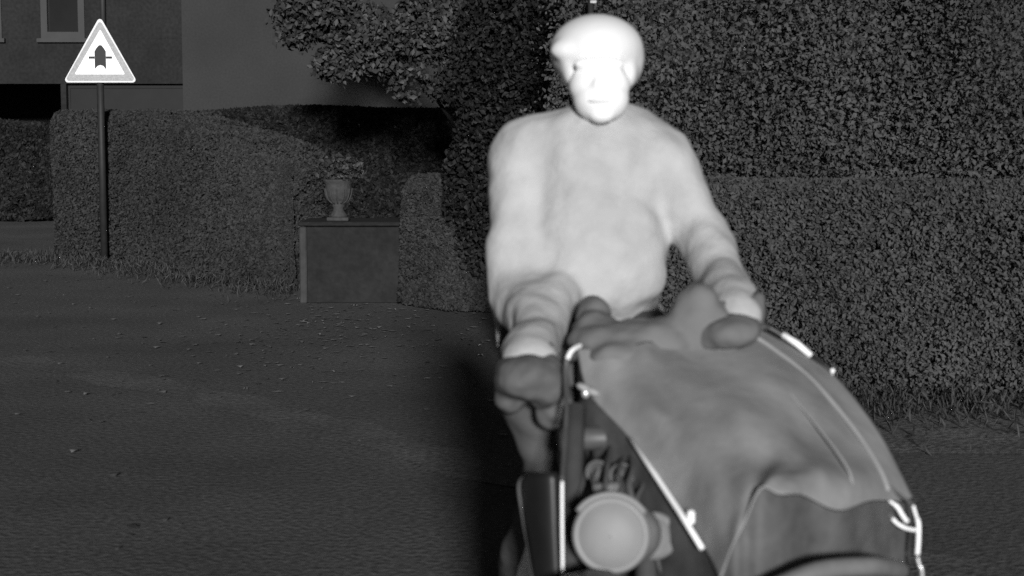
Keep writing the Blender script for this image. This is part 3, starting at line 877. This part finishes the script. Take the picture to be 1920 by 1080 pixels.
# bright inner trim, latch, grab rail, studs, front bumper pieces
mb = MB(); mb.tube([P(1181, 821, 2.858), P(1230, 893, 2.783), P(1275, 961, 2.703), P(1317, 1029, 2.645)], [0.0038, 0.0046, 0.005, 0.0044], 8); mb.build('edge_trim', 'bright', sc_body, True)
mb = MB(); mb.box(tuple(P(1289, 984, 2.68) ), tuple(P(1303, 958, 2.68) + Vector((0, 0.02, 0))), 0.003); mb.build('latch', 'bright', sc_body)
mb = MB(); mb.tube(spline([P(1383, 588, 3.18), P(1430, 608, 3.18), P(1470, 631, 3.175)], 5), 0.0075, 8); mb.build('grab_rail', 'black', sc_body, True)
mb = MB(); mb.tube([P(1467, 627, 3.172), P(1495, 645, 3.165), P(1521, 667, 3.158)], [0.0058, 0.0068, 0.0056], 8); mb.build('rail_reflector', 'bright', sc_body, True)
mb = MB(); mb.tube(spline([P(1521, 668, 3.16), P(1545, 684, 3.15), P(1563, 700, 3.145)], 4), 0.0055, 8); mb.build('grab_rail', 'black', sc_body, True)
for q in ((1417, 593, 3.175), (1561, 695, 3.13)):
    mb = MB(); ell_mesh(mb, P(*q), (0.0052, 0.0052, 0.0052), n=12, m=8)
    mb.tube([P(*q), P(q[0], q[1] + 12, q[2] + 0.01)], 0.002, 6); mb.build('stud', 'bright', sc_body, True)
mb = MB(); ell_mesh(mb, P(1098, 738, 2.955), (0.008, 0.006, 0.009), n=12, m=8); mb.build('buckle', 'chrome', sc_body, True)
blob('cover_fold', [('e', P(1098, 728, 2.965), (0.02, 0.015, 0.008), (0, 0.4, 0)), ('e', P(1112, 735, 2.955), (0.014, 0.012, 0.008), (0, 0.4, 0))], 0.003, 'piping', sc_body)
fb = MB(); fb.tube(spline([P(1712, 948, 2.86), P(1717, 965, 2.855), P(1722, 982, 2.85), P(1722, 1010, 2.85), P(1720, 1040, 2.85)], 5), [0.0032] * 8 + [0.0044] * 13, 8); fbo = fb.build('bumper_bar', 'bright', sc_body, True)
mb = MB(); mb.tube(spline([P(1720, 1044, 2.85), P(1724, 1060, 2.85), P(1729, 1078, 2.85), P(1728, 1180, 2.86)], 5), 0.004, 8); mb.build('bumper_stay', 'chrome', fbo, True)
mb = MB(); mb.tube(spline([P(1667, 939, 2.84), P(1682, 950, 2.84), P(1692, 966, 2.84), P(1701, 978, 2.845)], 5), [0.0028] * 4 + [0.0042] * 12, 8); mb.build('bumper_loop', 'bright', fbo, True)
mb = MB(); mb.tube(spline([P(1673, 972, 2.84), P(1683, 982, 2.84), P(1698, 990, 2.84), P(1716, 994, 2.85)], 5), 0.0035, 8); mb.build('bumper_loop', 'bright', fbo, True)
mb = MB(); mb.tube(spline([P(1667, 939, 2.842), P(1665, 958, 2.842), P(1673, 972, 2.842)], 5), 0.0035, 8); mb.build('bumper_loop', 'dull', fbo, True)
mb = MB(); mb.tube(spline([P(1668, 912, 2.86), P(1690, 930, 2.86), P(1713, 946, 2.86)], 4), 0.003, 6); mb.build('cable', 'cable', fbo, True)
# lower front rail and stays of the sidecar chassis
mb = MB(); mb.tube(spline([P(1420, 1120, 2.5), P(1530, 1072, 2.52), P(1640, 1062, 2.6), P(1690, 1070, 2.72)], 6), 0.016, 12); mb.build('chassis_tube', 'shell', sc_body, True)
for (a, b_) in (((0.62, 2.75, 0.28), (0.28, 2.95, 0.3)), ((0.62, 3.2, 0.28), (0.28, 3.5, 0.28))):
    mb = MB(); mb.tube([a, b_], 0.016, 10); mb.build('strut', 'black', bike, True)
wheel((0.68, 3.42, 0.27), 0.27, (1, 0, 0), 0.04)
mb = MB(); mb.tube([(0.5, 3.42, 0.27), (0.68, 3.42, 0.27)], 0.018, 10); mb.tube([(0.5, 3.42, 0.27), (0.5, 3.15, 0.28)], 0.018, 10); mb.build('sidecar_axle', 'black', bike, True)

# ------------------------------------------------------------------ rider
sR, eR = P(985, 315, 3.52), P(976, 555, 3.42)         # image-left arm
sL, eL = P(1238, 302, 3.50), P(1316, 440, 3.45)       # image-right arm
wR, wL = gR + Vector((0.005, 0.075, 0.035)), gL + Vector((-0.012, 0.075, 0.04))
hipR, hipL = P(1085, 640, 3.57), P(1185, 640, 3.57)
kR, aR = P(1008, 728, 3.2), Vector((0.02, 3.36, 0.33))
kL, aL = P(1268, 735, 3.2), Vector((0.40, 3.36, 0.33))
neck0, neck1 = P(1128, 270, 3.53), P(1127, 180, 3.5)
hc = P(1124, 130, 3.47)
prims = [('c', neck0, neck1, 0.062, 0.055), ('e', hc + Vector((0, 0.02, 0.01)), (0.077, 0.095, 0.108)),
         ('e', P(1127, 185, 3.42), (0.060, 0.065, 0.052)), ('e', P(1124, 160, 3.425), (0.066, 0.06, 0.05)), ('e', P(1128, 212, 3.395), (0.03, 0.03, 0.022)),       # jaw, chin
         ('e', P(1100, 165, 3.405), (0.022, 0.02, 0.02)), ('e', P(1146, 165, 3.405), (0.022, 0.02, 0.02)),     # cheeks
         ('e', P(1123, 120, 3.395), (0.055, 0.024, 0.016)), ('e', P(1123, 140, 3.405), (0.055, 0.02, 0.022)),                                                        # brow
         ('c', P(1123, 135, 3.382), P(1122, 160, 3.364), 0.010, 0.013), ('e', P(1113, 163, 3.37), (0.009, 0.01, 0.007)), ('e', P(1132, 163, 3.37), (0.009, 0.01, 0.007)),
         ('e', hc + Vector((-0.076, 0.03, 0)), (0.01, 0.02, 0.032)), ('e', hc + Vector((0.076, 0.03, 0)), (0.01, 0.02, 0.032)),
         ('e', P(1120, 360, 3.53), (0.15, 0.09, 0.17)), ('e', P(1130, 480, 3.52), (0.13, 0.09, 0.15)), ('e', P(1135, 610, 3.56), (0.14, 0.1, 0.1)),
         ('c', sR, eR, 0.05, 0.042), ('c', eR, P(1012, 615, 3.24), 0.036, 0.03), ('c', P(1012, 615, 3.24), wR, 0.03, 0.026), ('c', sL, eL, 0.05, 0.04), ('c', eL, P(1350, 520, 3.32), 0.036, 0.03), ('c', P(1350, 520, 3.32), wL, 0.03, 0.026),
         ('c', P(1060, 300, 3.53), sR, 0.06, 0.05), ('c', P(1180, 300, 3.53), sL, 0.06, 0.05),
         ('c', hipR, kR, 0.07, 0.05), ('c', kR, P(1036, 860, 3.22), 0.045, 0.028), ('c', P(1036, 860, 3.22), aR, 0.028, 0.026), ('c', hipL, kL, 0.07, 0.05), ('c', kL, aL, 0.045, 0.026),
         ('c', aR + Vector((0, .03, -.03)), aR + Vector((-.01, -.15, -.045)), 0.035, 0.026), ('c', aL + Vector((0, .03, -.03)), aL + Vector((.01, -.15, -.045)), 0.035, 0.026)]
GL = []
for g_, w_, sgn, el_ in ((gR, wR, 1, P(1012, 615, 3.24)), (gL, wL, -1, P(1350, 520, 3.32))):
    palm = g_ + Vector((0, 0.036, 0.024))
    n0 = len(prims)
    prims.append(('c', w_, palm, 0.027, 0.026))
    for k in range(4):
        o = bd * (sgn * (0.036 - 0.024 * k))
        ln = (0.9, 1.0, 0.96, 0.8)[k]
        b0 = g_ + o + Vector((0, 0.03, 0.026))
        b1 = g_ + o + Vector((0, -0.022 * ln, 0.028)); b2 = g_ + o + Vector((0, -0.036 * ln, -0.004)); b3 = g_ + o + Vector((0, -0.016, -0.028 * ln))
        prims += [('c', palm + o * 0.5, b0, 0.014, 0.0115), ('c', b0, b1, 0.0105, 0.0095), ('c', b1, b2, 0.0095, 0.0088), ('c', b2, b3, 0.0088, 0.008)]
    t0 = palm + bd * (sgn * 0.028) + Vector((0, 0, -0.008)); t1 = g_ + bd * (sgn * 0.056) + Vector((0, 0.014, -0.02)); t2 = g_ + bd * (sgn * 0.05) + Vector((0, -0.014, -0.027))
    prims += [('c', t0, t1, 0.015, 0.0115), ('c', t1, t2, 0.0115, 0.0095)]
    GL.append([(q[0], q[1], q[2], q[3] + 0.003, q[4] + 0.003) for q in prims[n0:]])
rider = blob('person', prims, 0.0048, 'skin', None, 3)
tag(rider, 'rider in a pale jacket and pale helmet, both hands on the bars', 'person')
for dx in (-22, 22):
    mb = MB(); ell_mesh(mb, P(1123 + dx, 140, 3.388), (0.012, 0.008, 0.006), n=16, m=8); mb.build('eye', 'eye', rider, True)
mb = MB(); ell_mesh(mb, P(1125, 189, 3.362), (0.024, 0.008, 0.006), n=16, m=8); mb.build('lips', 'lips', rider, True)
# helmet
hp = [('e', P(1119, 97, 3.51), (0.104, 0.125, 0.082)), ('e', P(1122, 118, 3.55), (0.09, 0.09, 0.085)),
      ('e', P(1066, 118, 3.50), (0.028, 0.08, 0.05), (0, -0.2, 0)), ('e', P(1184, 120, 3.52), (0.027, 0.07, 0.055), (0, 0.2, 0)),
      ('e', P(1088, 88, 3.445), (0.066, 0.045, 0.03), (0.25, -0.14, 0)), ('e', P(1130, 84, 3.435), (0.062, 0.045, 0.03), (0.2, 0.08, 0)),
      ('e', P(1072, 132, 3.465), (0.022, 0.04, 0.035)), ('e', P(1177, 134, 3.465), (0.022, 0.04, 0.038))]
hel = blob('helmet', hp, 0.006, 'helmet', rider, 12)
mb = MB(); mb.tube(spline([P(1066, 150, 3.49), P(1083, 200, 3.44), P(1124, 229, 3.40), P(1162, 200, 3.44), P(1182, 150, 3.49)], 6), 0.0045, 6); mb.build('chin_strap', 'helmet', hel, True)
# jacket
jp = [('e', P(1118, 370, 3.52), (0.18, 0.135, 0.22)), ('e', P(1120, 480, 3.50), (0.152, 0.15, 0.18)), ('e', P(1100, 575, 3.54), (0.16, 0.13, 0.09)),
      ('c', P(1150, 380, 3.49), P(1180, 510, 3.44), 0.10, 0.078), ('e', P(1130, 450, 3.47), (0.14, 0.11, 0.16)), ('e', P(1120, 540, 3.46), (0.13, 0.10, 0.08)), ('c', P(1090, 380, 3.47), P(1070, 480, 3.44), 0.10, 0.08), ('e', P(1128, 250, 3.50), (0.085, 0.085, 0.04)),
      ('c', P(1095, 258, 3.53), P(1000, 300, 3.53), 0.075, 0.10), ('c', P(1165, 258, 3.53), P(1235, 295, 3.51), 0.075, 0.082),
      ('c', P(1128, 236, 3.54), P(1128, 270, 3.53), 0.068, 0.09),
      ('c', sR, eR, 0.082, 0.068), ('c', eR, P(1012, 615, 3.24), 0.07, 0.060), ('c', P(1012, 615, 3.24), gR + Vector((0, -.012, .004)), 0.060, 0.055),
      ('c', P(1045, 550, 3.38), P(1016, 630, 3.2), 0.052, 0.044),
      ('c', sL, eL, 0.08, 0.057), ('c', eL, P(1350, 520, 3.32), 0.06, 0.055), ('c', P(1350, 520, 3.32), gL + Vector((0, -.012, .004)), 0.055, 0.05),
      ('c', P(933, 560, 3.62), P(934, 650, 3.60), 0.018, 0.014), ('c', P(950, 540, 3.6), P(933, 560, 3.62), 0.03, 0.018)]
jk = blob('jacket', jp, 0.008, 'jacket', rider, 45, 0.026, 0.10)
# trousers, boots
tp = [('e', P(1135, 640, 3.6), (0.16, 0.13, 0.10)), ('c', hipR, kR, 0.105, 0.09), ('c', kR, P(1036, 860, 3.22), 0.09, 0.05), ('e', P(1060, 720, 3.18), (0.05, 0.06, 0.07)), ('c', P(1036, 860, 3.22), aR + Vector((0, 0, 0.1)), 0.05, 0.045),
      ('c', hipL, kL, 0.1, 0.08), ('c', kL, aL + Vector((0, 0, 0.12)), 0.078, 0.045), ('e', P(966, 695, 3.24), (0.04, 0.06, 0.05)), ('e', P(1050, 800, 3.2), (0.04, 0.05, 0.06))]
blob('trousers', tp, 0.008, 'trousers', rider, 7, 0.03, 0.09)
for a_, sx_ in ((aR, -1), (aL, 1)):
    blob('boot', [('c', a_ + Vector((0, .02, 0.12)), a_ + Vector((0, .03, -.02)), 0.05, 0.048), ('c', a_ + Vector((0, .05, -.04)), a_ + Vector((.01 * sx_, -.17, -.05)), 0.045, 0.038), ('e', a_ + Vector((0, .05, -.06)), (.04, .05, .025))], 0.008, 'boot', rider, 5)

for q in GL:
    blob('glove', q, 0.0035, 'glove', rider, 2)

# soft bag lying over the bars and tank
bg = [('e', P(1150, 640, 3.1), (0.09, 0.075, 0.040)), ('e', P(1225, 640, 3.1), (0.1, 0.08, 0.050)), ('e', P(1112, 592, 3.20), (0.036, 0.05, 0.044)), ('e', P(1120, 620, 3.14), (0.05, 0.05, 0.04)), ('e', P(1312, 615, 3.09), (0.068, 0.06, 0.06)),
      ('e', P(1308, 575, 3.09), (0.045, 0.045, 0.052)), ('e', P(1170, 672, 3.03), (0.07, 0.05, 0.035)), ('e', P(1345, 640, 3.08), (0.05, 0.05, 0.045))]
bag = blob('cloth_bag', bg, 0.006, 'bag', None, 12, 0.018, 0.06)
tag(bag, 'soft grey cloth bag lying between the rider and the sidecar cover', 'bag')

# ------------------------------------------------------------------ small things on the ground
n = 420
p = np.stack([rng.normal(-1.15, 0.55, n), rng.normal(11.2, 1.2, n), np.full(n, 0.016)], 1)
q = np.stack([rng.uniform(-7, 1, 500), rng.uniform(5, 17, 500), np.full(500, 0.016)], 1)
lm = leaves_mesh('fallen_leaves', np.concatenate([p, q]), 0.055, face=(0, 0, 3))
v_ = np.empty(len(lm.vertices) * 3, np.float32); lm.vertices.foreach_get('co', v_); v_ = v_.reshape(-1, 3)
v_[:, 2] = 0.012 + np.abs(v_[:, 2] - 0.016) * 0.35
lm.vertices.foreach_set('co', v_.reshape(-1)); lm.update()
o = link('fallen_leaves', lm, 'dry_leaf', None, False)
tag(o, 'scattered fallen leaves on the ground in front of the pier', 'leaves', kind='stuff')
n = 4500
gp = np.stack([rng.uniform(0.2, 5.5, n), 8.3 - np.abs(rng.normal(0, 0.5, n)), rng.uniform(0.01, 0.07, n)], 1)
g2 = np.stack([rng.uniform(-6, -1.9, 3000), np.zeros(3000), rng.uniform(0.01, 0.08, 3000)], 1)
g2[:, 1] = np.interp(g2[:, 0], [-6, -4.9, -1.9], [18.0, 17.6, 14.0]) + rng.normal(0, 0.4, 3000)
o = link('grass', leaves_mesh('grass', np.concatenate([gp, g2]), 0.07, up=2.0, aspect=0.12), 'grass', None, False)
tag(o, 'rough grass along the foot of the hedges', 'grass', kind='stuff')
